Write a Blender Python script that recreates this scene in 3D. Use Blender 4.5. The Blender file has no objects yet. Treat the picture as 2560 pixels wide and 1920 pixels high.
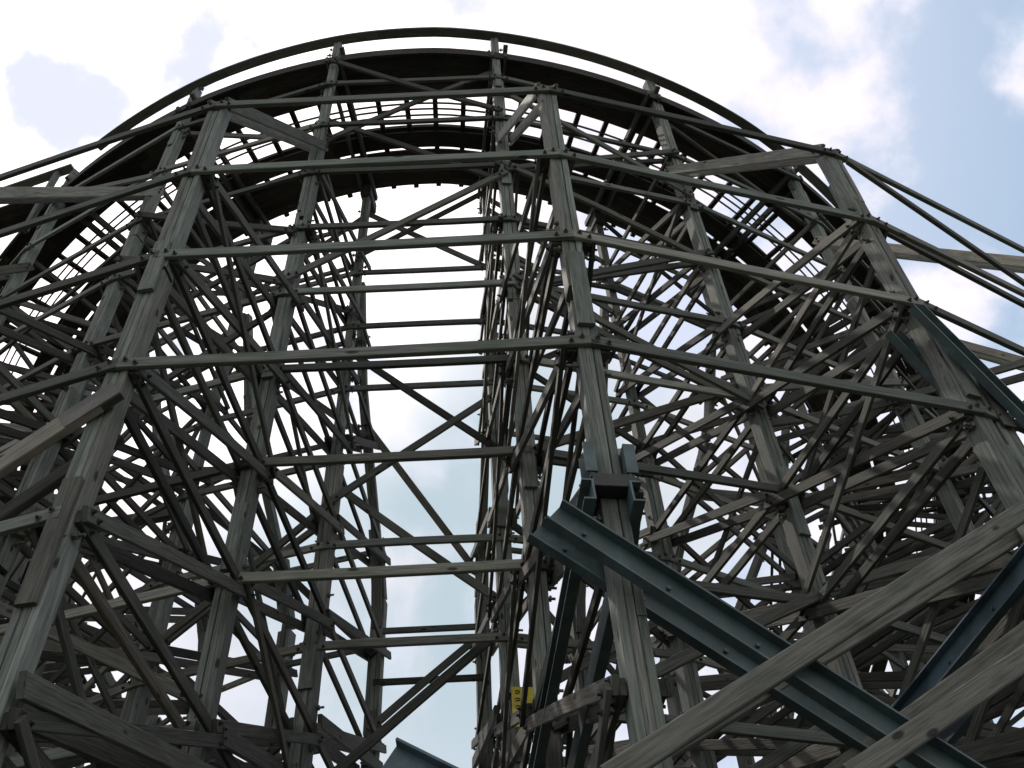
import bpy, math, random
from mathutils import Vector, Matrix

# ------------------------------------------------------------------ camera, sky, sun
G = 0.6                     # metres per drawing unit
EYE = 1.7                   # eye height above the ground
C = bpy.context.scene.collection
sc = bpy.context.scene
PITCH, ROLL, FPX = 0.869, 0.068, 2654.0
cp, sp, cr, sr = math.cos(PITCH), math.sin(PITCH), math.cos(ROLL), math.sin(ROLL)
fwd = Vector((0, cp, sp)); rgt = Vector((1, 0, 0)); upv = Vector((0, -sp, cp))
ex = rgt * cr - upv * sr
ey = rgt * sr + upv * cr
cam = bpy.data.cameras.new('camera')
cam.sensor_width = 36.0
cam.lens = 36.0 * FPX / 2560.0
cam.clip_end = 6000
co = bpy.data.objects.new('camera', cam)
C.objects.link(co)
R3 = Matrix((ex, ey, -fwd)).transposed()
co.matrix_world = Matrix.Translation((0, 0, EYE)) @ R3.to_4x4()
sc.camera = co


def pix_dir(u, v):
    """direction of a photograph pixel (2560 x 1920)"""
    return (ex * (u - 1280) + ey * (960 - v) + fwd * FPX).normalized()


sun_dir = pix_dir(212, 418)
sun_el = math.asin(sun_dir.z)
sun_az = math.atan2(sun_dir.x, sun_dir.y)

world = bpy.data.worlds.new('World')
sc.world = world
world.use_nodes = True
nt = world.node_tree
nt.nodes.clear()
N = nt.nodes.new
L = nt.links.new


def mth(op, a, b=None, clamp=False, tree=None):
    t = tree or nt
    n = t.nodes.new('ShaderNodeMath'); n.operation = op; n.use_clamp = clamp
    for i, s in enumerate((a, b)):
        if s is None: continue
        if isinstance(s, (int, float)): n.inputs[i].default_value = s
        else: t.links.new(s, n.inputs[i])
    return n.outputs[0]


def mixc(f, a, b, tree=None, mode='MIX'):
    t = tree or nt
    n = t.nodes.new('ShaderNodeMix'); n.data_type = 'RGBA'; n.blend_type = mode
    for i, s in ((0, f), (6, a), (7, b)):
        if isinstance(s, (int, float)): n.inputs[i].default_value = s
        elif isinstance(s, tuple): n.inputs[i].default_value = (*s, 1)
        else: t.links.new(s, n.inputs[i])
    return n.outputs[2]


def ramp(x, a, b, tree=None):
    t = tree or nt
    n = t.nodes.new('ShaderNodeMapRange'); n.interpolation_type = 'SMOOTHSTEP'
    t.links.new(x, n.inputs[0]); n.inputs[1].default_value = a; n.inputs[2].default_value = b
    return n.outputs[0]


tc = N('ShaderNodeTexCoord')
sky = N('ShaderNodeTexSky'); sky.sky_type = 'NISHITA'; sky.sun_disc = False
sky.sun_elevation = sun_el; sky.sun_rotation = sun_az
sky.dust_density = 1.5
skyc = mixc(1.0, sky.outputs[0], (0.085, 0.085, 0.085), mode='MULTIPLY')
# clouds live in the direction of view, flattened like a layer high above
sep = N('ShaderNodeSeparateXYZ'); L(tc.outputs['Generated'], sep.inputs[0])


wn = N('ShaderNodeTexNoise'); wn.inputs['Scale'].default_value = 7.0; wn.inputs['Detail'].default_value = 7; wn.inputs['Roughness'].default_value = 0.6
L(tc.outputs['Generated'], wn.inputs['Vector'])
ws = N('ShaderNodeVectorMath'); ws.operation = 'SUBTRACT'; L(wn.outputs['Color'], ws.inputs[0]); ws.inputs[1].default_value = (.5, .5, .5)
wm = N('ShaderNodeVectorMath'); wm.operation = 'SCALE'; L(ws.outputs[0], wm.inputs[0]); wm.inputs['Scale'].default_value = 0.15
wa = N('ShaderNodeVectorMath'); wa.operation = 'ADD'; L(wm.outputs[0], wa.inputs[0]); L(tc.outputs['Generated'], wa.inputs[1])
wnm = N('ShaderNodeVectorMath'); wnm.operation = 'NORMALIZE'; L(wa.outputs[0], wnm.inputs[0])


def lobe(u, v, rad, warp=False):
    """1 in direction (u,v), 0 at rad radians away"""
    d = pix_dir(u, v)
    dp = N('ShaderNodeVectorMath'); dp.operation = 'DOT_PRODUCT'
    L(wnm.outputs[0] if warp else tc.outputs['Generated'], dp.inputs[0]); dp.inputs[1].default_value = d
    return ramp(dp.outputs['Value'], math.cos(rad), 1.0)


nz = N('ShaderNodeTexNoise'); nz.inputs['Scale'].default_value = 4.2; nz.inputs['Detail'].default_value = 9
nz.inputs['Roughness'].default_value = 0.56; nz.inputs['Distortion'].default_value = 0.25
mp = N('ShaderNodeMapping'); mp.inputs['Location'].default_value = (1.7, 0.4, 3.1)
L(tc.outputs['Generated'], mp.inputs[0]); L(mp.outputs[0], nz.inputs['Vector'])
nz2 = N('ShaderNodeTexNoise'); nz2.inputs['Scale'].default_value = 13; nz2.inputs['Detail'].default_value = 6
L(mp.outputs[0], nz2.inputs['Vector'])
# thinner cloud (blue shows) towards the right of the view and at a few holes
thin = None
for (u, v, r, w) in ((2600, 420, 0.20, 0.22), (2420, 500, 0.10, 0.36), (2080, 150, 0.18, 0.16), (2250, 330, 0.30, 0.08), (165, 265, 0.055, 0.33), (130, 320, 0.04, 0.16),
                     (545, 50, 0.085, 0.26), (1620, 720, 0.12, 0.5), (1500, 900, 0.10, 0.15), (1900, 20, 0.15, 0.06)):
    t = mth('MULTIPLY', lobe(u, v, r, True), w)
    thin = t if thin is None else mth('ADD', thin, t)
nn = mth('ADD', mth('MULTIPLY', mth('SUBTRACT', nz.outputs['Fac'], 0.5), 2.2), mth('MULTIPLY', mth('SUBTRACT', nz2.outputs['Fac'], 0.5), 1.9))
dens = mth('SUBTRACT', mth('ADD', nn, 0.62), thin)
cloud = ramp(dens, 0.0, 0.62)
# clouds glow where they lie near the sun, and are grey-blue where they are thick and low
near = lobe(212, 418, 1.0)
near2 = lobe(330, 330, 0.42)
shade = ramp(nz2.outputs['Fac'], 0.3, 0.72)
cc = mixc(shade, (0.62, 0.74, 0.90), (0.97, 0.92, 0.98))
cc = mixc(near, cc, (1.12, 1.0, 1.06))
lowgrey = mth('MULTIPLY', lobe(1180, 1420, 0.38), ramp(nz.outputs['Fac'], 0.25, 0.6))
cc = mixc(mth('MULTIPLY', lowgrey, 1.0, clamp=True), cc, (0.50, 0.61, 0.68))
cc = mixc(near2, cc, (1.8, 1.65, 1.65))
blue = mixc(0.3, (0.40, 0.59, 0.80), skyc)
blue = mixc(near, blue, (0.78, 0.81, 0.96))
out = mixc(cloud, blue, cc)
# unseen sky behind the viewer: mostly plain grey, set to tone light on the timber
sepv = N('ShaderNodeSeparateXYZ'); L(tc.outputs['Generated'], sepv.inputs[0])
back = ramp(sepv.outputs['Y'], 0.05, -0.45)
clear = mixc(1.0, skyc, (1.0, 1.0, 1.0), mode='MULTIPLY')
out = mixc(back, out, mixc(0.8, clear, (0.74, 0.74, 0.72)))
bg = N('ShaderNodeBackground'); bg.inputs['Strength'].default_value = 1.0
L(out, bg.inputs[0])
wo = N('ShaderNodeOutputWorld'); L(bg.outputs[0], wo.inputs[0])

sl = bpy.data.lights.new('sun', 'SUN'); sl.energy = 2.6; sl.angle = math.radians(0.6); sl.color = (1, 0.93, 0.83)
so = bpy.data.objects.new('sun', sl); C.objects.link(so)
so.rotation_euler = sun_dir.to_track_quat('Z', 'Y').to_euler()
so.location = (-30, 20, 40)

sc.view_settings.view_transform = 'Standard'; sc.view_settings.look = 'None'
sc.view_settings.exposure = 0.12; sc.view_settings.gamma = 1
sc.render.engine = 'CYCLES'
sc.cycles.max_bounces = 5

# ------------------------------------------------------------------ materials


def new_mat(name):
    m = bpy.data.materials.new(name); m.use_nodes = True
    return m, m.node_tree, m.node_tree.nodes['Principled BSDF']


def wood_mat(name, dark, light, rough=0.8):
    """weathered timber: the grain follows each board through its UVs; 'tone' is a value per board"""
    m, t, b = new_mat(name)
    uv = t.nodes.new('ShaderNodeUVMap'); uv.uv_map = 'UVMap'
    at = t.nodes.new('ShaderNodeAttribute'); at.attribute_name = 'tone'

    def noise(sx, sy, scale, detail, dist=0.0):
        mpn = t.nodes.new('ShaderNodeMapping'); mpn.inputs['Scale'].default_value = (sx, sy, 1)
        t.links.new(uv.outputs[0], mpn.inputs[0])
        n = t.nodes.new('ShaderNodeTexNoise'); n.inputs['Scale'].default_value = scale
        n.inputs['Detail'].default_value = detail; n.inputs['Distortion'].default_value = dist
        t.links.new(mpn.outputs[0], n.inputs['Vector']); return n.outputs['Fac']
    grain = noise(1.2, 26, 2.2, 6, 0.6)
    fine = noise(3, 90, 2.0, 4)
    blot = noise(1, 2.5, 1.6, 4)
    crackn = noise(0.8, 40, 1.3, 5, 0.5)
    base = mixc(ramp(grain, 0.3, 0.7, t), dark, light, t)
    f1 = mth('MULTIPLY', ramp(fine, 0.3, 0.75, t), 0.35, tree=t)
    base = mixc(f1, base, tuple(min(1, c * 1.35) for c in light), t)
    # green algae and damp brown patches
    base = mixc(mth('MULTIPLY', ramp(blot, 0.52, 0.74, t), 0.55, tree=t), base, (0.075, 0.105, 0.075), t)
    blot2 = noise(0.7, 1.3, 2.7, 5)
    base = mixc(mth('MULTIPLY', ramp(blot2, 0.56, 0.8, t), 0.6, tree=t), base, (0.07, 0.058, 0.052), t)
    # cracks
    ck = ramp(crackn, 0.70, 0.74, t)
    base = mixc(mth('MULTIPLY', ck, 0.8, tree=t), base, (0.012, 0.01, 0.01), t)
    # knots
    vo = t.nodes.new('ShaderNodeTexVoronoi'); vo.inputs['Scale'].default_value = 1.0
    mv = t.nodes.new('ShaderNodeMapping'); mv.inputs['Scale'].default_value = (2.1, 5.5, 1)
    t.links.new(uv.outputs[0], mv.inputs[0]); t.links.new(mv.outputs[0], vo.inputs['Vector'])
    kn = ramp(vo.outputs['Distance'], 0.13, 0.07, t)
    base = mixc(mth('MULTIPLY', kn, 0.85, tree=t), base, (0.018, 0.014, 0.012), t)
    tone = mth('ADD', mth('MULTIPLY', at.outputs['Fac'], 1.0, tree=t), 0.22, tree=t)
    cmb = t.nodes.new('ShaderNodeCombineColor')
    for k in range(3): t.links.new(tone, cmb.inputs[k])
    base = mixc(1.0, base, cmb.outputs[0], t, 'MULTIPLY')
    hue = mth('FRACT', mth('MULTIPLY', at.outputs['Fac'], 17.31, tree=t), tree=t)
    base = mixc(mth('MULTIPLY', ramp(hue, 0.5, 1.0, t), 0.4, tree=t), base, mixc(1.0, base, (1.12, 0.86, 0.80), t, 'MULTIPLY'), t)
    t.links.new(base, b.inputs['Base Color'])
    b.inputs['Roughness'].default_value = rough
    b.inputs['Specular IOR Level'].default_value = 0.25
    bmp = t.nodes.new('ShaderNodeBump'); bmp.inputs['Strength'].default_value = 0.5; bmp.inputs['Distance'].default_value = 0.01
    hh = mth('SUBTRACT', mth('ADD', grain, mth('MULTIPLY', fine, 0.5, tree=t), tree=t), ck, tree=t)
    t.links.new(hh, bmp.inputs['Height']); t.links.new(bmp.outputs[0], b.inputs['Normal'])
    return m


M_post = wood_mat('weathered_post_wood', (0.10, 0.113, 0.104), (0.235, 0.258, 0.24))
M_wood = wood_mat('weathered_board_wood', (0.085, 0.096, 0.088), (0.195, 0.212, 0.195))
M_brace = wood_mat('weathered_brace_wood', (0.052, 0.055, 0.049), (0.13, 0.134, 0.12))
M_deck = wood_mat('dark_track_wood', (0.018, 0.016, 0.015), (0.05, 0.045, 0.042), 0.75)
M_pale = wood_mat('pale_strut_wood', (0.14, 0.145, 0.125), (0.28, 0.285, 0.25))


def steel_mat(name, col, metallic=0.0, rough=0.45):
    m, t, b = new_mat(name)
    tcn = t.nodes.new('ShaderNodeTexCoord')
    n = t.nodes.new('ShaderNodeTexNoise'); n.inputs['Scale'].default_value = 6; n.inputs['Detail'].default_value = 8
    t.links.new(tcn.outputs['Object'], n.inputs['Vector'])
    n2 = t.nodes.new('ShaderNodeTexNoise'); n2.inputs['Scale'].default_value = 45; n2.inputs['Detail'].default_value = 5
    t.links.new(tcn.outputs['Object'], n2.inputs['Vector'])
    base = mixc(ramp(n.outputs['Fac'], 0.35, 0.7, t), tuple(c * 0.72 for c in col), col, t)
    base = mixc(mth('MULTIPLY', ramp(n2.outputs['Fac'], 0.55, 0.72, t), 0.55, tree=t), base, (0.10, 0.085, 0.06), t)
    n3 = t.nodes.new('ShaderNodeTexNoise'); n3.inputs['Scale'].default_value = 2.2; n3.inputs['Detail'].default_value = 10; n3.inputs['Roughness'].default_value = .7
    t.links.new(tcn.outputs['Object'], n3.inputs['Vector'])
    base = mixc(mth('MULTIPLY', ramp(n3.outputs['Fac'], 0.5, 0.62, t), 0.45, tree=t), base, tuple(c * 1.7 for c in col), t)
    base = mixc(mth('MULTIPLY', ramp(n3.outputs['Fac'], 0.40, 0.30, t), 0.8, tree=t), base, (0.06, 0.035, 0.02), t)
    t.links.new(base, b.inputs['Base Color'])
    t.links.new(ramp(n.outputs['Fac'], 0.2, 0.9, t), b.inputs['Coat Weight']); b.inputs['Coat Weight'].default_value = 0
    b.inputs['Roughness'].default_value = rough; b.inputs['Metallic'].default_value = metallic
    for l in list(t.links):
        if l.to_socket.name == 'Coat Weight': t.links.remove(l)
    return m


M_green = steel_mat('green_painted_steel', (0.075, 0.115, 0.125))
M_blue = steel_mat('blue_grey_painted_steel', (0.09, 0.14, 0.18))
M_black = steel_mat('black_painted_steel', (0.02, 0.022, 0.022))
M_zinc = steel_mat('rusty_bolt_steel', (0.10, 0.095, 0.09), 0.6, 0.5)
M_yel = steel_mat('yellow_sign_paint', (0.75, 0.62, 0.05))
M_char = steel_mat('black_sign_paint', (0.01, 0.01, 0.01))

# ------------------------------------------------------------------ mesh helpers
rnd = random.Random(11)


def U(p):
    return Vector((p[0] * G, p[1] * G, p[2] * G + EYE))


class MB:
    """collects faces, in drawing units"""

    def __init__(s):
        s.v = []; s.f = []; s.uv = []; s.tone = []

    def quadstrip(s, rings, tone, caps=True, u0=None, closed=True):
        """rings: list of (u, [points]) cross sections"""
        b = len(s.v); n = len(rings[0][1])
        if u0 is None: u0 = (rnd.uniform(0, 300), rnd.uniform(0, 300))
        per = [0.0]
        r0 = rings[0][1]
        for k in range(n):
            per.append(per[-1] + (r0[(k + 1) % n] - r0[k]).length * G)
        for u, pts in rings: s.v += [U(p) for p in pts]
        for j in range(len(rings) - 1):
            ua = u0[0] + rings[j][0] * G; ub = u0[0] + rings[j + 1][0] * G
            for k in range(n):
                k2 = (k + 1) % n
                s.f.append((b + j * n + k, b + j * n + k2, b + (j + 1) * n + k2, b + (j + 1) * n + k))
                va, vb = u0[1] + per[k], u0[1] + per[k + 1]
                s.uv.append(((ua, va), (ua, vb), (ub, vb), (ub, va))); s.tone.append(tone)
        if caps:
            for j, rev in ((0, True), (len(rings) - 1, False)):
                idx = [b + j * n + k for k in range(n)]
                uvs = [(u0[0] + 50 + 0.2 * math.cos(6.28 * k / n), u0[1] + 0.2 * math.sin(6.28 * k / n)) for k in range(n)]
                if rev: idx = idx[::-1]; uvs = uvs[::-1]
                s.f.append(tuple(idx)); s.uv.append(tuple(uvs)); s.tone.append(tone * 0.8)

    def beam(s, p, q, w, t, side, tone=None, bow=0.0, seg=1, ch=0.12):
        """board from p to q: thickness t along 'side', width w across it; edges slightly chamfered"""
        p = Vector(p); q = Vector(q); d = q - p; Ln = d.length; d.normalize()
        sd = Vector(side); sd = (sd - d * sd.dot(d)).normalized(); wd = d.cross(sd).normalized()
        if tone is None: tone = rnd.uniform(0.15, 1.1) if rnd.random() > .07 else 1.5
        c = min(w, t) * ch
        a, b = t / 2, w / 2
        prof = [(-a + c, -b), (a - c, -b), (a, -b + c), (a, b - c), (a - c, b), (-a + c, b), (-a, b - c), (-a, -b + c)]
        bo = (rnd.uniform(-bow, bow), rnd.uniform(-bow, bow))
        rings = []
        for k in range(seg + 1):
            x = k / seg; o = p + d * (Ln * x) + (sd * bo[0] + wd * bo[1]) * (4 * x * (1 - x))
            rings.append((Ln * x, [o + sd * m_ + wd * n_ for m_, n_ in prof]))
        s.quadstrip(rings, tone)

    def tube(s, p, q, r, n=8, tone=0.5):
        p = Vector(p); q = Vector(q); d = (q - p).normalized()
        a = d.orthogonal().normalized(); b = d.cross(a)
        ring = [a * (math.cos(6.2832 * k / n) * r) + b * (math.sin(6.2832 * k / n) * r) for k in range(n)]
        s.quadstrip([(0, [p + o for o in ring]), ((q - p).length, [q + o for o in ring])], tone)

    def bolt(s, p, d, l=0.10, r=0.022):
        s.tube(p, Vector(p) + Vector(d) * l, r, 6)
        s.tube(Vector(p) + Vector(d) * (l * 0.25), Vector(p) + Vector(d) * (l * 0.5), r * 2.2, 6)

    def build(s, name, mat, parent=None, origin=None):
        me = bpy.data.meshes.new(name)
        o0 = Vector(origin) if origin is not None else Vector((0, 0, 0))
        me.from_pydata([tuple(v - o0) for v in s.v], [], s.f)
        mats = mat if isinstance(mat, (list, tuple)) else [mat]
        for m in mats: me.materials.append(m)
        ul = me.uv_layers.new(name='UVMap'); i = 0
        flat = [c for f in s.uv for uvp in f for c in uvp]
        ul.data.foreach_set('uv', flat)
        at = me.attributes.new('tone', 'FLOAT', 'FACE')
        at.data.foreach_set('value', s.tone)
        me.update()
        ob = bpy.data.objects.new(name, me); C.objects.link(ob)
        ob.location = o0
        if parent is not None:
            ob.parent = parent
            ob.location = o0 - parent_world(parent)
        return ob


def parent_world(p):
    v = Vector(p.location)
    while p.parent is not None:
        p = p.parent; v = v + p.location
    return v


def tag(o, label=None, cat=None, group=None, kind=None):
    if label: o['label'] = label
    if cat: o['category'] = cat
    if group: o['group'] = group
    if kind: o['kind'] = kind
    return o


def root(name, label, cat, loc, group=None):
    o = bpy.data.objects.new(name, None); C.objects.link(o); o.location = loc
    o.empty_display_size = 0.3
    return tag(o, label, cat, group)


# ------------------------------------------------------------------ the curve
CX, CY = -2.531, 28.982
RR = dict(A=21.3, B=17.4, C=13.55, D=9.4)
H0, DH = 9.79, 2.32
TH = {-2: -0.588, -1: -0.342, 0: -0.095, 1: 0.159, 2: 0.404, 3: 0.671}
for k in range(4, 10): TH[k] = TH[k - 1] + 0.262
for k in range(-3, -9, -1): TH[k] = TH[k + 1] - 0.25
IMIN, IMAX = -7, 8
GROUND = -EYE / G


# surveyed positions (radius, angle) of the posts nearest the viewer; the others stand on the regular grid
POS = {('A', -1): (21.09, -.3428), ('A', 0): (21.31, -.0962), ('A', 1): (21.37, .1618), ('A', 2): (21.276, .4061),
       ('B', -1): (17.364, -.3388), ('B', 1): (17.398, .1549), ('B', 2): (17.308, .4135)}
ALEV = {0: .04, 1: .036, 2: .007, 3: -.09}


def hl(n): return H0 + DH * n


def pt(R, th, h): return Vector((CX + R * math.sin(th), CY - R * math.cos(th), h))


def rad(th): return Vector((math.sin(th), -math.cos(th), 0))      # outwards, towards the camera


def tan(th): return Vector((math.cos(th), math.sin(th), 0))


def interp(x, tab):
    if x <= tab[0][0]: return tab[0][1]
    for (a, va), (b, vb) in zip(tab, tab[1:]):
        if x <= b: return va + (vb - va) * (x - a) / (b - a)
    return tab[-1][1]


def deck_h(th):
    return interp(math.degrees(th), [(-110, 22.0), (-60, 25.2), (-30, 27.1), (-18, 27.6), (-4, 27.85), (4, 27.85), (10, 27.65), (23, 27.15), (34, 26.8), (60, 25.0), (110, 20.5)])


def proj(p):
    d = p.dot(fwd)
    if d < 0.3: return None
    return (1280 + p.dot(ex) / d * FPX, 960 - p.dot(ey) / d * FPX, d)


members = []      # (kind, builder, screen size)


def onscreen(p, q, w):
    """rough area a board covers in the photograph"""
    n = 12; a = 0.0; last = None
    for k in range(n + 1):
        s = proj(p + (q - p) * (k / n))
        if s and last and -60 < s[0] < 2620 and -60 < s[1] < 1980:
            a += math.hypot(s[0] - last[0], s[1] - last[1]) * w * FPX / s[2] / max(1.0, (s[2] / 16) ** 1.5)
        last = s
    return a


def member(kind, p, q, w, t, side, mat, **kw):
    a = onscreen(p, q, max(w, t))
    members.append((kind, p, q, w, t, side, mat, kw, a))


OFF = 0.17       # half a post, then the board


def top_level(ring, i):
    """highest whole level reached by the post of that ring"""
    if ring == 'A': return 3
    th = TH[i]
    return int((deck_h(th) - hl(0) - 0.3) / DH)


def post_th(ring, i): return POS[(ring, i)][1] if (ring, i) in POS else TH[i]


def post_R(ring, h, i=99):
    """inner D posts are battered: they lean in to meet the C posts high up"""
    if ring == 'D':
        return interp(h, [(15.6, 9.3), (17.2, 10.0), (20.1, 12.2), (23.6, 13.3)])
    return POS[(ring, i)][0] if (ring, i) in POS else RR[ring]


def P(ring, i, n, dr=0.0, dt=0.0):
    h = hl(n); th = post_th(ring, i)
    return pt(post_R(ring, h, i) + dr, th, h) + tan(th) * dt


def lowest(i): return -5

def build_lattice():
    rd = random.Random(3)
    for i in range(IMIN, IMAX + 1):
        th = TH[i]; T = tan(th); Rd = rad(th)
        near = -2 <= i <= 3
        # radial horizontals and diagonals, in pairs on both faces of the posts
        for a, b in (('A', 'B'), ('B', 'C'), ('C', 'D')):
            ta, tb = top_level(a, i), top_level(b, i)
            if b == 'D': tb = 5
            if a == 'B' : ta = top_level('B', i)
            for n in range(-5, min(ta, tb, 6) + 1):
                for s in (-1, 1):
                    if a == 'A' and n in (3,) : continue
                    if n == 6 and s > 0: continue
                    ra = 0.10; rb = 0.14
                    p = P(a, i, n, ra + (rnd.uniform(0, .15) if a != 'A' else 0), s * OFF); q = P(b, i, n, -rb - rnd.uniform(-.05, .15), s * OFF)
                    member('cross_beam', p, q, 0.17, 0.06, T, M_brace, bow=0.015)
            for n in range(-5, min(ta, tb - 1) + 1):
                if (a == 'C' and n > 3) or (a == 'B' and n > 5): continue
                for s in (-1, 1):
                    if (i * 7 + n * 3 + ord(a) + s) % 9 == 0 and not near: continue
                    p = P(a, i, n, 0.12, s * (OFF + .065)); q = P(b, i, n + 1, -0.25, s * (OFF + .065))
                    if a == 'A' and n == 3: continue
                    member('diagonal_brace', p, q, 0.17, 0.06, T, M_brace, bow=0.02)
        # single opposite diagonals stiffen the panels
        for a, b in (('A', 'B'), ('B', 'C')):
            for n in range(-4, min(top_level(a, i), top_level(b, i) - 1, 4) + 1):
                if a == 'A' and n > 1: continue
                s = 1 if (n + i) % 2 else -1
                if rd.random() < .25: continue
                member('diagonal_brace', P(a, i, n + 1, 0.1, s * (OFF + .13)), P(b, i, n, -0.2, s * (OFF + .13)), 0.14, 0.055, T, M_brace, bow=0.03)
        # outward strut from the top of the outer post up to the B post
        p = P('A', i, 3.03, 0.1, 0); q = pt(RR['B'] - 0.12, th, 23.1)
        for s in (-1, 1):
            member('strut', p + T * s * .15, q + T * s * .15, 0.22, 0.07, T, M_pale)
    # ring ledgers and bay braces
    for i in range(IMIN, IMAX):
        for ring in 'ABCD':
            tl = min(top_level(ring, i), top_level(ring, i + 1))
            if ring == 'D': tl = 6
            lo = -5
            for n in range(lo, tl + 1):
                if ring == 'A' and i in (0, 1) and n < 0: continue
                if ring == 'A' and n < -1: continue
                if i == 0 and (ring == 'D' or (ring == 'B' and n < 0) or (ring == 'C' and n < 1)): continue
                w = 0.17 if ring != 'D' else 0.15
                p = P(ring, i, n, OFF); q = P(ring, i + 1, n, OFF)
                if ring == 'A':
                    dz = Vector((0, 0, ALEV.get(n, 0))); p = p + dz; q = q + dz
                if ring == 'C':
                    p = p - Vector((0, 0, .72)); q = q - Vector((0, 0, .72))
                d = (q - p).normalized()
                side = rad((TH[i] + TH[i + 1]) / 2)
                member('ledger', p - d * 0.0, q + d * 0.02, w, 0.07, side, M_wood, bow=0.012)
    rb = random.Random(5)
    for i in range(IMIN, IMAX):
        side = rad((TH[i] + TH[i + 1]) / 2)
        if i == 0:
            cust = [('B', 3.15, 4.8), ('B', 6.4, 4.92), ('B', 7.56, 6.1), ('B', 5.9, 7.49),
                    ('C', 5.97, 7.33), ('C', 7.2, 5.89), ('C', 2.14, 3.49), ('C', 2.53, 1.12), ('C', 4.28, 2.7),
                    ('D', 4.16, 2.79), ('D', 1.08, 2.07), ('C', -.5, .9)]
            for n_ in (2.17, 1.59):
                member('ledger', P('D', 0, n_, OFF), P('D', 1, n_, OFF), .15, .07, side, M_wood, bow=.01)
        else:
            cust = [('B', 4.95, 3.85), ('C', 3.9, 5.1), ('B', 6.6, 5.1), ('C', 6.4, 5.1)] if i == 1 else []
            for ring in 'BCD':
                tl = top_level(ring, i) if ring != 'D' else 5
                n = -4 + rb.choice((0, 1))
                while n < tl - 0.5:
                    if rb.random() < 0.75:
                        j = rb.uniform(-.15, .15)
                        cust.append((ring, n + j, n + 1.2 + j) if rb.random() < 0.5 else (ring, n + 1.2 + j, n + j))
                    if rb.random() < 0.35:
                        cust.append((ring, n + 1.15, n + .1) if rb.random() < 0.5 else (ring, n + .1, n + 1.15))
                    n += rb.choice((1, 2))
        for k, (ring, na, nb) in enumerate(cust):
            o = -OFF if k % 2 else OFF + .075
            member('bay_brace', P(ring, i, na, o), P(ring, i + 1, nb, o), 0.17, 0.065, side, M_brace, bow=0.035)


build_lattice()

coaster = root('wooden_roller_coaster', 'tall weathered wooden roller coaster curve of grey posts, ledgers and braces carrying a curved track', 'roller coaster', (CX * G, CY * G, 0))

# ---- posts
posts = []


def build_post(ring, i):
    th = post_th(ring, i); T = tan(th); Rd = rad(th)
    mb = MB()
    if ring == 'A': htop = hl(3) + 0.16
    elif ring == 'B': htop = deck_h(th) + 1.25
    elif ring == 'C': htop = deck_h(th) - 0.3
    else: htop = 23.2
    if ring == 'B': htop = deck_h(th) + 1.06
    h = GROUND - 0.3
    wide = 0.25
    area = 0
    br = []
    x = h
    while x < htop:
        br.append(x); x += rnd.uniform(4.2, 5.4)
    br.append(htop)
    if br[-1] - br[-2] < 1.5: br.pop(-2)
    if ring == 'D':
        br = [b for b in br if b < 14.8] + [15.6, 17.2, 20.1, 23.2]
    for k, (a, b) in enumerate(zip(br, br[1:])):
        w = 0.26
        if ring in 'CD': w = 0.2 if a > 16 else 0.3
        if ring == 'B' and a > 22: w = 0.2
        np_ = 3 if w > .22 else 2
        t = w / np_
        for m in range(np_):
            dt = (m - (np_ - 1) / 2) * (t + 0.006)
            ja, jb = (rnd.uniform(-.25, .25) if k else 0), (rnd.uniform(-.25, .25) if b != htop else rnd.uniform(-.04, .04))
            pa = pt(post_R(ring, a + ja, i), th, a + ja) + T * dt + Rd * rnd.uniform(-.012, .012)
            pb = pt(post_R(ring, b + jb, i), th, b + jb) + T * dt + Rd * rnd.uniform(-.012, .012)
            mb.beam(pa, pb, w, t, T, tone=rnd.uniform(.5, 1.0), bow=0.012, seg=4, ch=0.1)
        if k:      # splice blocks nailed beside the joint
            for s in (-1, 1):
                if rnd.random() < .75:
                    l1, l2 = rnd.uniform(.5, .9), rnd.uniform(.5, .9)
                    mb.beam(pt(post_R(ring, a - l1, i), th, a - l1) + Rd * s * (w / 2 + .035), pt(post_R(ring, a + l2, i), th, a + l2) + Rd * s * (w / 2 + .035), w * .8, .06, Rd, tone=rnd.uniform(.3, .9))
    if ring == 'A' and i in (2, 3):      # doubled below the second level
        for m in range(2):
            mb.beam(pt(21.28, th, GROUND - .3) + T * (.27 + m * .13), pt(21.28, th, hl(.7)) + T * (.27 + m * .13), .26, .125, T, tone=rnd.uniform(.5, 1), bow=.01, seg=4)
    # bolts at the levels
    for n in range(-4, 9):
        hh = hl(n)
        if hh > htop - .2: break
        for _ in range(rnd.choice((3, 5, 7))):
            z = hh + rnd.uniform(-.5, .5)
            s = rnd.choice((-1, 1))
            mb.bolt(pt(post_R(ring, z, i), th, z) + T * s * .13 + Rd * rnd.uniform(-.06, .06), T * s, rnd.uniform(.07, .16))
    ctr = pt(post_R(ring, 2), th, 2)
    o = mb.build('post', M_post, coaster, U(pt(post_R(ring, GROUND), th, GROUND)))
    return o


for i in range(IMIN, IMAX + 1):
    for ring in 'ABCD':
        build_post(ring, i)

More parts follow.
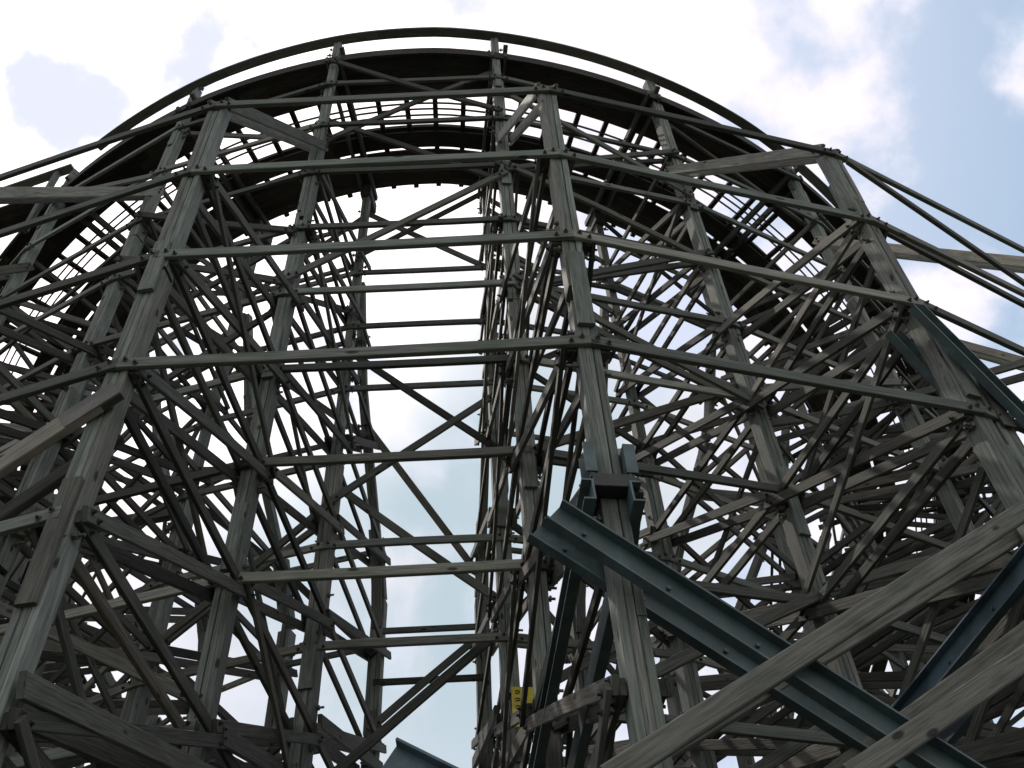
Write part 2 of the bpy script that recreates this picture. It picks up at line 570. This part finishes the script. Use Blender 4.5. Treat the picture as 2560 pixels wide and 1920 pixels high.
# ---- boards: the hundred of each kind that show largest are parts, the others one mesh
CAP = {'ledger': 100, 'cross_beam': 100, 'diagonal_brace': 100, 'bay_brace': 100, 'strut': 100}
for kind in ('ledger', 'cross_beam', 'diagonal_brace', 'bay_brace', 'strut'):
    lst = sorted([m for m in members if m[0] == kind], key=lambda m: -m[8])
    for m in lst[:CAP[kind] - 1]:
        mb = MB(); mb.beam(m[1], m[2], m[3], m[4], m[5], seg=4, **m[7])
        dd = (m[2] - m[1]).normalized(); sdv = Vector(m[5]); sdv = (sdv - dd * sdv.dot(dd)).normalized()
        for e_, sg_ in ((m[1], 1), (m[2], -1)):
            for k_ in (0, 1):
                c_ = e_ + dd * sg_ * (.10 + .13 * k_) + dd.cross(sdv) * (.035 if k_ else -.035)
                for f_ in (-1, 1):
                    mb.tube(c_ + sdv * f_ * m[4] * .45, c_ + sdv * f_ * (m[4] * .5 + .012), .034, 8, tone=.3)
                    mb.tube(c_ + sdv * f_ * m[4] * .5, c_ + sdv * f_ * (m[4] * .5 + .045), .017, 6, tone=.1)
        mb.build(kind, m[6], coaster, U((m[1] + m[2]) / 2))
    rest = lst[CAP[kind] - 1:]
    if rest:
        mb = MB()
        for m in rest: mb.beam(m[1], m[2], m[3], m[4], m[5], seg=1, **m[7])
        o = mb.build(kind + 's', rest[0][6], coaster, coaster.location)
        o['kind'] = 'stuff'

# ---- track, decks and handrail follow the arc
A0, A1 = math.radians(-105), math.radians(108)


def arc(mb, R0, R1, dz0, dz1, a0=A0, a1=A1, step=1.3, tone=None, hf=deck_h, piece=None):
    """curved board between radii R0<R1, from dz0 to dz1 above the deck line"""
    n = max(2, int(math.degrees(a1 - a0) / step))
    per = piece or 9
    k = 0
    while k < n:
        e = min(n, k + per + rnd.choice((0, 1, 2)))
        rings = []
        for j in range(k, e + 1):
            th = a0 + (a1 - a0) * j / n
            h = hf(th); Rm = (R0 + R1) / 2
            rings.append((Rm * (th - a0), [pt(R0, th, h + dz0), pt(R1, th, h + dz0), pt(R1, th, h + dz1), pt(R0, th, h + dz1)]))
        mb.quadstrip(rings, tone if tone is not None else rnd.uniform(.2, 1))
        k = e


track = MB()
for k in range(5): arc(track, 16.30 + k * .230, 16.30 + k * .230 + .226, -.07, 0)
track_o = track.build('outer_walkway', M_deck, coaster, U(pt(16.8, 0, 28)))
tr = MB(); arc(tr, 16.30, 16.50, 0.15, .40); tr.build('outer_rail', M_deck, coaster, U(pt(16.4, 0, 28)))
tr = MB()
arc(tr, 14.98, 15.16, 0.13, .28); arc(tr, 14.62, 15.10, -.07, 0); tr.build('inner_rail', M_deck, coaster, U(pt(15, 0, 28)))
tr = MB()
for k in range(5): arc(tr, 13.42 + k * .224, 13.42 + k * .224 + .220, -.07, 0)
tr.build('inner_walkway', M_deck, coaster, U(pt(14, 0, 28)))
tr = MB(); arc(tr, 17.47, 17.53, -.34, .0); tr.build('toe_board', M_deck, coaster, U(pt(17.5, 0, 28)))
for R in (15.95, 15.78, 15.60):
    tr = MB(); arc(tr, R - .022, R + .022, -.06, -.015, piece=40); tr.build('cable', M_zinc, coaster, U(pt(R, 0, 27.8)))
# ties
tl = []
th = A0
while th < A1:
    d = abs(math.degrees(th) - 8)
    tl.append((d, th)); th += math.radians(2.85)
tl.sort()
for d, th in tl:
    mb = MB(); h = deck_h(th) + .065
    e = rnd.uniform(0, .06)
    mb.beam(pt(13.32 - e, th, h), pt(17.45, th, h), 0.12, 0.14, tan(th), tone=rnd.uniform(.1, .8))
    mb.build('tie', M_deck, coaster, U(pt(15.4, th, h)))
# caps under the deck on each bent
for i in range(IMIN, IMAX + 1):
    th = TH[i]; h = deck_h(th) - .25
    for s in (-1, 1):
        mb = MB()
        mb.beam(pt(13.2, th, h) + tan(th) * s * .17, pt(17.6, th, h) + tan(th) * s * .17, .24, .08, tan(th), tone=rnd.uniform(.3, .9))
        mb.build('bent_cap', M_brace, coaster, U(pt(15.4, th, h)))
    mb = MB()
    mb.beam(pt(13.05, th, h - .35), pt(13.75, th, h - .35), .5, .3, tan(th), tone=.4)
    mb.build('corbel_block', M_brace, coaster, U(pt(13.4, th, h - .3)))

# handrail
hr_root = MB()
hp = lambda th: deck_h(th) + 1.10


def rail_gap(a):
    return math.radians(a)


arc(hr_root, 17.38, 17.64, 0, .07, a0=math.radians(-30.5), a1=A1, hf=hp, tone=None)
HR = hr_root.build('handrail', M_wood, coaster, U(pt(17.5, 0, 29)))
# a straight service platform leaves the curve on the left
pl0, pl1 = Vector((-12.35, 14.53, 28.3)), Vector((-14.72, 15.16, 28.3))
pd = (pl1 - pl0).normalized(); ps = Vector((-pd.y, pd.x, 0)); upz = Vector((0, 0, 1))
pl1 = pl1 + pd * 5
mb = MB(); mb.beam(pl0, pl1, .26, .07, upz, seg=6, bow=.03); PR = mb.build('platform_rail', M_wood, coaster, U(pl0))
mb = MB()
for k in range(4):
    o_ = ps * (-.1 - .2 * k) - upz * 1.1
    mb.beam(pl0 + o_ + pd * .2, pl1 + o_, .19, .07, upz, seg=4, bow=.02)
mb.build('platform_deck', M_deck, coaster, U(pl0 - upz * 1.1))
for k in range(3):
    mb = MB(); q_ = pl0 + pd * (.5 + 2.6 * k)
    mb.beam(q_, q_ - upz * (12 if k else 3.2), .16, .16, pd, seg=3, bow=.02)
    mb.build('platform_post', M_post, coaster, U(q_))
for i in range(IMIN, IMAX + 1):
    mb = MB(); th = TH[i]; T = tan(th)
    h = deck_h(th) + .25
    mb.beam(pt(17.25, th, h) + T * .2, pt(17.62, th, h + .08) + T * .2, .16, .12, T)
    mb.build('rail_block', M_brace, HR, U(pt(17.5, th, h)))

# ---- big low braces and sills, read off the nearest bents
def chordpt(i, R, f, n, extra=0.0):
    """a point of the upright plane between outer posts i and i+1"""
    a = pt(R, post_th('A', i), hl(n)); b = pt(R, post_th('A', i + 1), hl(n))
    return a + (b - a) * f


def single(name, p, q, w, t, side, mat, parent, **kw):
    mb = MB(); mb.beam(p, q, w, t, side, seg=4, **kw)
    return mb.build(name, mat, parent, U((p + q) / 2))


sd12 = rad((TH[1] + TH[2]) / 2)
BR23 = ((21.5, 0.03, 2.86, 1.0, 1.75), (21.1, .03, 2.35, 1.0, 2.2))
for R, f0, n0, f1, n1 in ((21.95, -.10, -2.50, .935, -.84), (21.95, .27, -2.42, 1.1, -1.22), (21.05, .0, -2.2, 1.0, -.74), (21.05, .3, -2.25, 1.1, -1.05)):
    single('low_brace', chordpt(1, R, f0, n0), chordpt(1, R, f1, n1), .2, .085, sd12, M_wood, coaster, tone=.75)
sdm = rad((TH[-1] + TH[0]) / 2)
for R, f0, n0, f1, n1 in BR23:
    single('bay_brace', chordpt(2, R, f0, n0), chordpt(2, R, f1, n1), .17, .07, rad((TH[2] + TH[3]) / 2), M_brace, coaster, tone=.6)
single('low_brace', chordpt(-1, 21.52, .2, -1.60), chordpt(-1, 21.52, 1.03, -.24), .30, .10, sdm, M_pale, coaster, tone=.8)
single('low_brace', chordpt(-1, 21.1, .2, -1.75), chordpt(-1, 21.1, 1.02, -.35), .20, .10, sdm, M_brace, coaster, tone=.5)
for i in (-2, -1, 0, 1, 2, 3):
    for ra_, na, rb_, nb in ((21.5, -1.88, 17.3, -1.25), (17.3, -1.0, 13.5, -.42), (13.5, .1, 9.3, .75)):
        for s_ in (-1, 1):
            if i == 1 and ra_ > 21: continue
            th = TH[i]
            single('sill_beam', pt(ra_, th, hl(na)) + tan(th) * s_ * .24, pt(rb_, th, hl(nb)) + tan(th) * s_ * .24, .24, .08, tan(th), M_brace, coaster)


pa_, pb_ = chordpt(-1, 21.52, .93, -.40), chordpt(-1, 21.52, 1.035, -.232)
single('strap_plate', pa_, pb_, .305, .115, sdm, M_zinc, coaster, tone=.5)


# ---- steel frames that prop the outer posts
def channel(name, p, q, hgt, side, lip, mat, parent, th=.022, up=None):
    """C section: web and two lips turned towards 'lip' (+1/-1 along side)"""
    d = (q - p).normalized(); sd = Vector(side); sd = (sd - d * sd.dot(d)).normalized(); wd = d.cross(sd).normalized()
    w2 = .12 * lip; a = hgt / 2; t = th * (1 if lip > 0 else -1)
    prof = [(0, -a), (w2, -a), (w2, -a + th), (t, -a + th), (t, a - th), (w2, a - th), (w2, a), (0, a)]
    rings = [(x, [p + d * x + sd * m_ + wd * n_ for m_, n_ in prof]) for x in (0, (q - p).length)]
    mb = MB(); mb.quadstrip(rings, .6)
    for k in range(3):
        x = p + d * (.35 + k * .9)
        if (q - p).length > 1.2: mb.tube(x + sd * t, x + sd * (t + .03 * lip), .022, 8)
    return mb.build(name, mat, parent, U((p + q) / 2))


def plate(name, c, dx, dy, dz, sx, sy, sz, mat, parent):
    mb = MB(); c = Vector(c)
    mb.beam(c - Vector(dx) * sx / 2, c + Vector(dx) * sx / 2, sz, sy, dy, tone=.5, ch=.05)
    return mb.build(name, mat, parent, U(c))


th1 = post_th('A', 1); T1 = tan(th1); R1 = rad(th1); up = Vector((0, 0, 1))
fr = root('steel_support_frame', 'green painted steel channel frame clamped round the foot of the middle outer post', 'steel frame', U(P('A', 1, -1)), 'steel frames under the outer posts')
dwn = 1
for R, f0, n0, f1, n1 in ((21.74, -.135, -1.32, .60, -2.52), (21.06, -.150, -1.15, .60, -2.29)):
    channel('channel_beam', chordpt(1, R, f0, n0), chordpt(1, R, f1, n1), .31, sd12, 1, M_green, fr)
for s_ in (-1, 1):
    channel('inward_beam', pt(21.75, th1, hl(-1.12)) + T1 * (s_ * .18 - .06), pt(15.8, th1, hl(-1.36)) + T1 * (s_ * .18 - .06), .30, T1, s_, M_green, fr)
plate('bearing_plate', pt(21.45, th1, hl(-.98)), T1, up, R1, .46, .05, .34, M_black, fr)
plate('bearing_block', pt(21.45, th1, hl(-1.04)), T1, up, R1, .44, .14, .46, M_black, fr)
for s_ in (-1, 1):
    channel('clamp_channel', pt(21.50, th1, hl(-.96)) + T1 * s_ * .15, pt(21.50, th1, hl(-.78)) + T1 * s_ * .15, .26, T1, s_, M_green, fr)

th2 = post_th('A', 2); T2 = tan(th2); R2 = rad(th2)
sd23 = rad((TH[2] + TH[3]) / 2)
fr2 = root('steel_support_frame', 'dark green steel channel frame running down to the right from the doubled right hand post', 'steel frame', U(P('A', 2, 0)), 'steel frames under the outer posts')
for R, f0, n0, f1, n1 in ((21.55, -.085, .76, .3, -.72), (21.02, -.085, .80, .3, -.68)):
    channel('channel_beam', chordpt(2, R, f0, n0), chordpt(2, R, f1, n1), .31, sd23, 1, M_green, fr2)
for s_ in (-1, 1):
    channel('inward_beam', pt(21.75, th2, hl(-1.0)) + T2 * s_ * .30, pt(16.5, th2, hl(-1.27)) + T2 * s_ * .30, .32, T2, s_, M_blue, fr2)
plate('splice_plate', pt(21.46, th2, hl(.12)) + T2 * .32, Vector((0, 0, 1)), R2, T2, .9, .03, .2, M_zinc, fr2)

th0 = post_th('A', 0)
fr3 = root('steel_support_frame', 'blue grey steel channel end rising at the bottom edge left of the middle posts', 'steel frame', U(chordpt(0, 21.3, .7, -2.2)), 'steel frames under the outer posts')
sd01 = rad((TH[0] + TH[1]) / 2)
for R, dn in ((21.55, 0), (21.0, .08)):
    channel('channel_beam', chordpt(0, R, .615, -2.27 + dn), chordpt(0, R, 1.2, -3.1 + dn), .34, sd01, 1, M_blue, fr3)

# ---- the yellow sign between the middle posts
c = pt(15.2, TH[1], hl(-.33))
mb = MB()
Ts = tan(TH[1]); Rs = rad(TH[1])
mb.beam(c - up * .34, c + up * .34, .40, .03, Rs, tone=.8, ch=.1)
sg = mb.build('sign', M_yel, None, U(c))
tag(sg, 'small yellow notice board with dark lettering between the middle posts near the bottom', 'sign')
for k in range(4):
    mb = MB(); o = c - Ts * .15 + up * (.22 - k * .13) + Rs * .02
    pts_ = [(0, 0), (.07, .01), (.085, .05), (.03, .07), (.0, .04)]
    for (a_, b_), (a2, b2) in zip(pts_, pts_[1:]):
        mb.tube(o + Ts * a_ * .8 + up * b_ * .8, o + Ts * a2 * .8 + up * b2 * .8, .008, 5)
    mb.build('letter', M_char, sg, U(o))

# ------------------------------------------------------------------ ground
g = MB()
n = 40
bpy_me = bpy.data.meshes.new('ground')
vs = []; fs = []
for a in range(n + 1):
    for b in range(n + 1):
        x = (a / n - .5) * 2; y = (b / n - .5) * 2
        x = math.copysign(abs(x) ** 2.2, x) * 2500; y = math.copysign(abs(y) ** 2.2, y) * 2500
        vs.append((x, y + 10, 0.0))
for a in range(n):
    for b in range(n):
        k = a * (n + 1) + b; fs.append((k, k + n + 1, k + n + 2, k + 1))
bpy_me.from_pydata(vs, [], fs)
mg, t, b = new_mat('trodden_grass_and_dirt')
tcn = t.nodes.new('ShaderNodeTexCoord')
n1 = t.nodes.new('ShaderNodeTexNoise'); n1.inputs['Scale'].default_value = .35; n1.inputs['Detail'].default_value = 10
t.links.new(tcn.outputs['Object'], n1.inputs['Vector'])
t.links.new(mixc(ramp(n1.outputs['Fac'], .4, .6, t), (0.03, 0.045, 0.02), (0.07, 0.06, 0.045), t), b.inputs['Base Color'])
b.inputs['Roughness'].default_value = .95
bpy_me.materials.append(mg)
go = bpy.data.objects.new('ground', bpy_me); C.objects.link(go)
go['kind'] = 'structure'
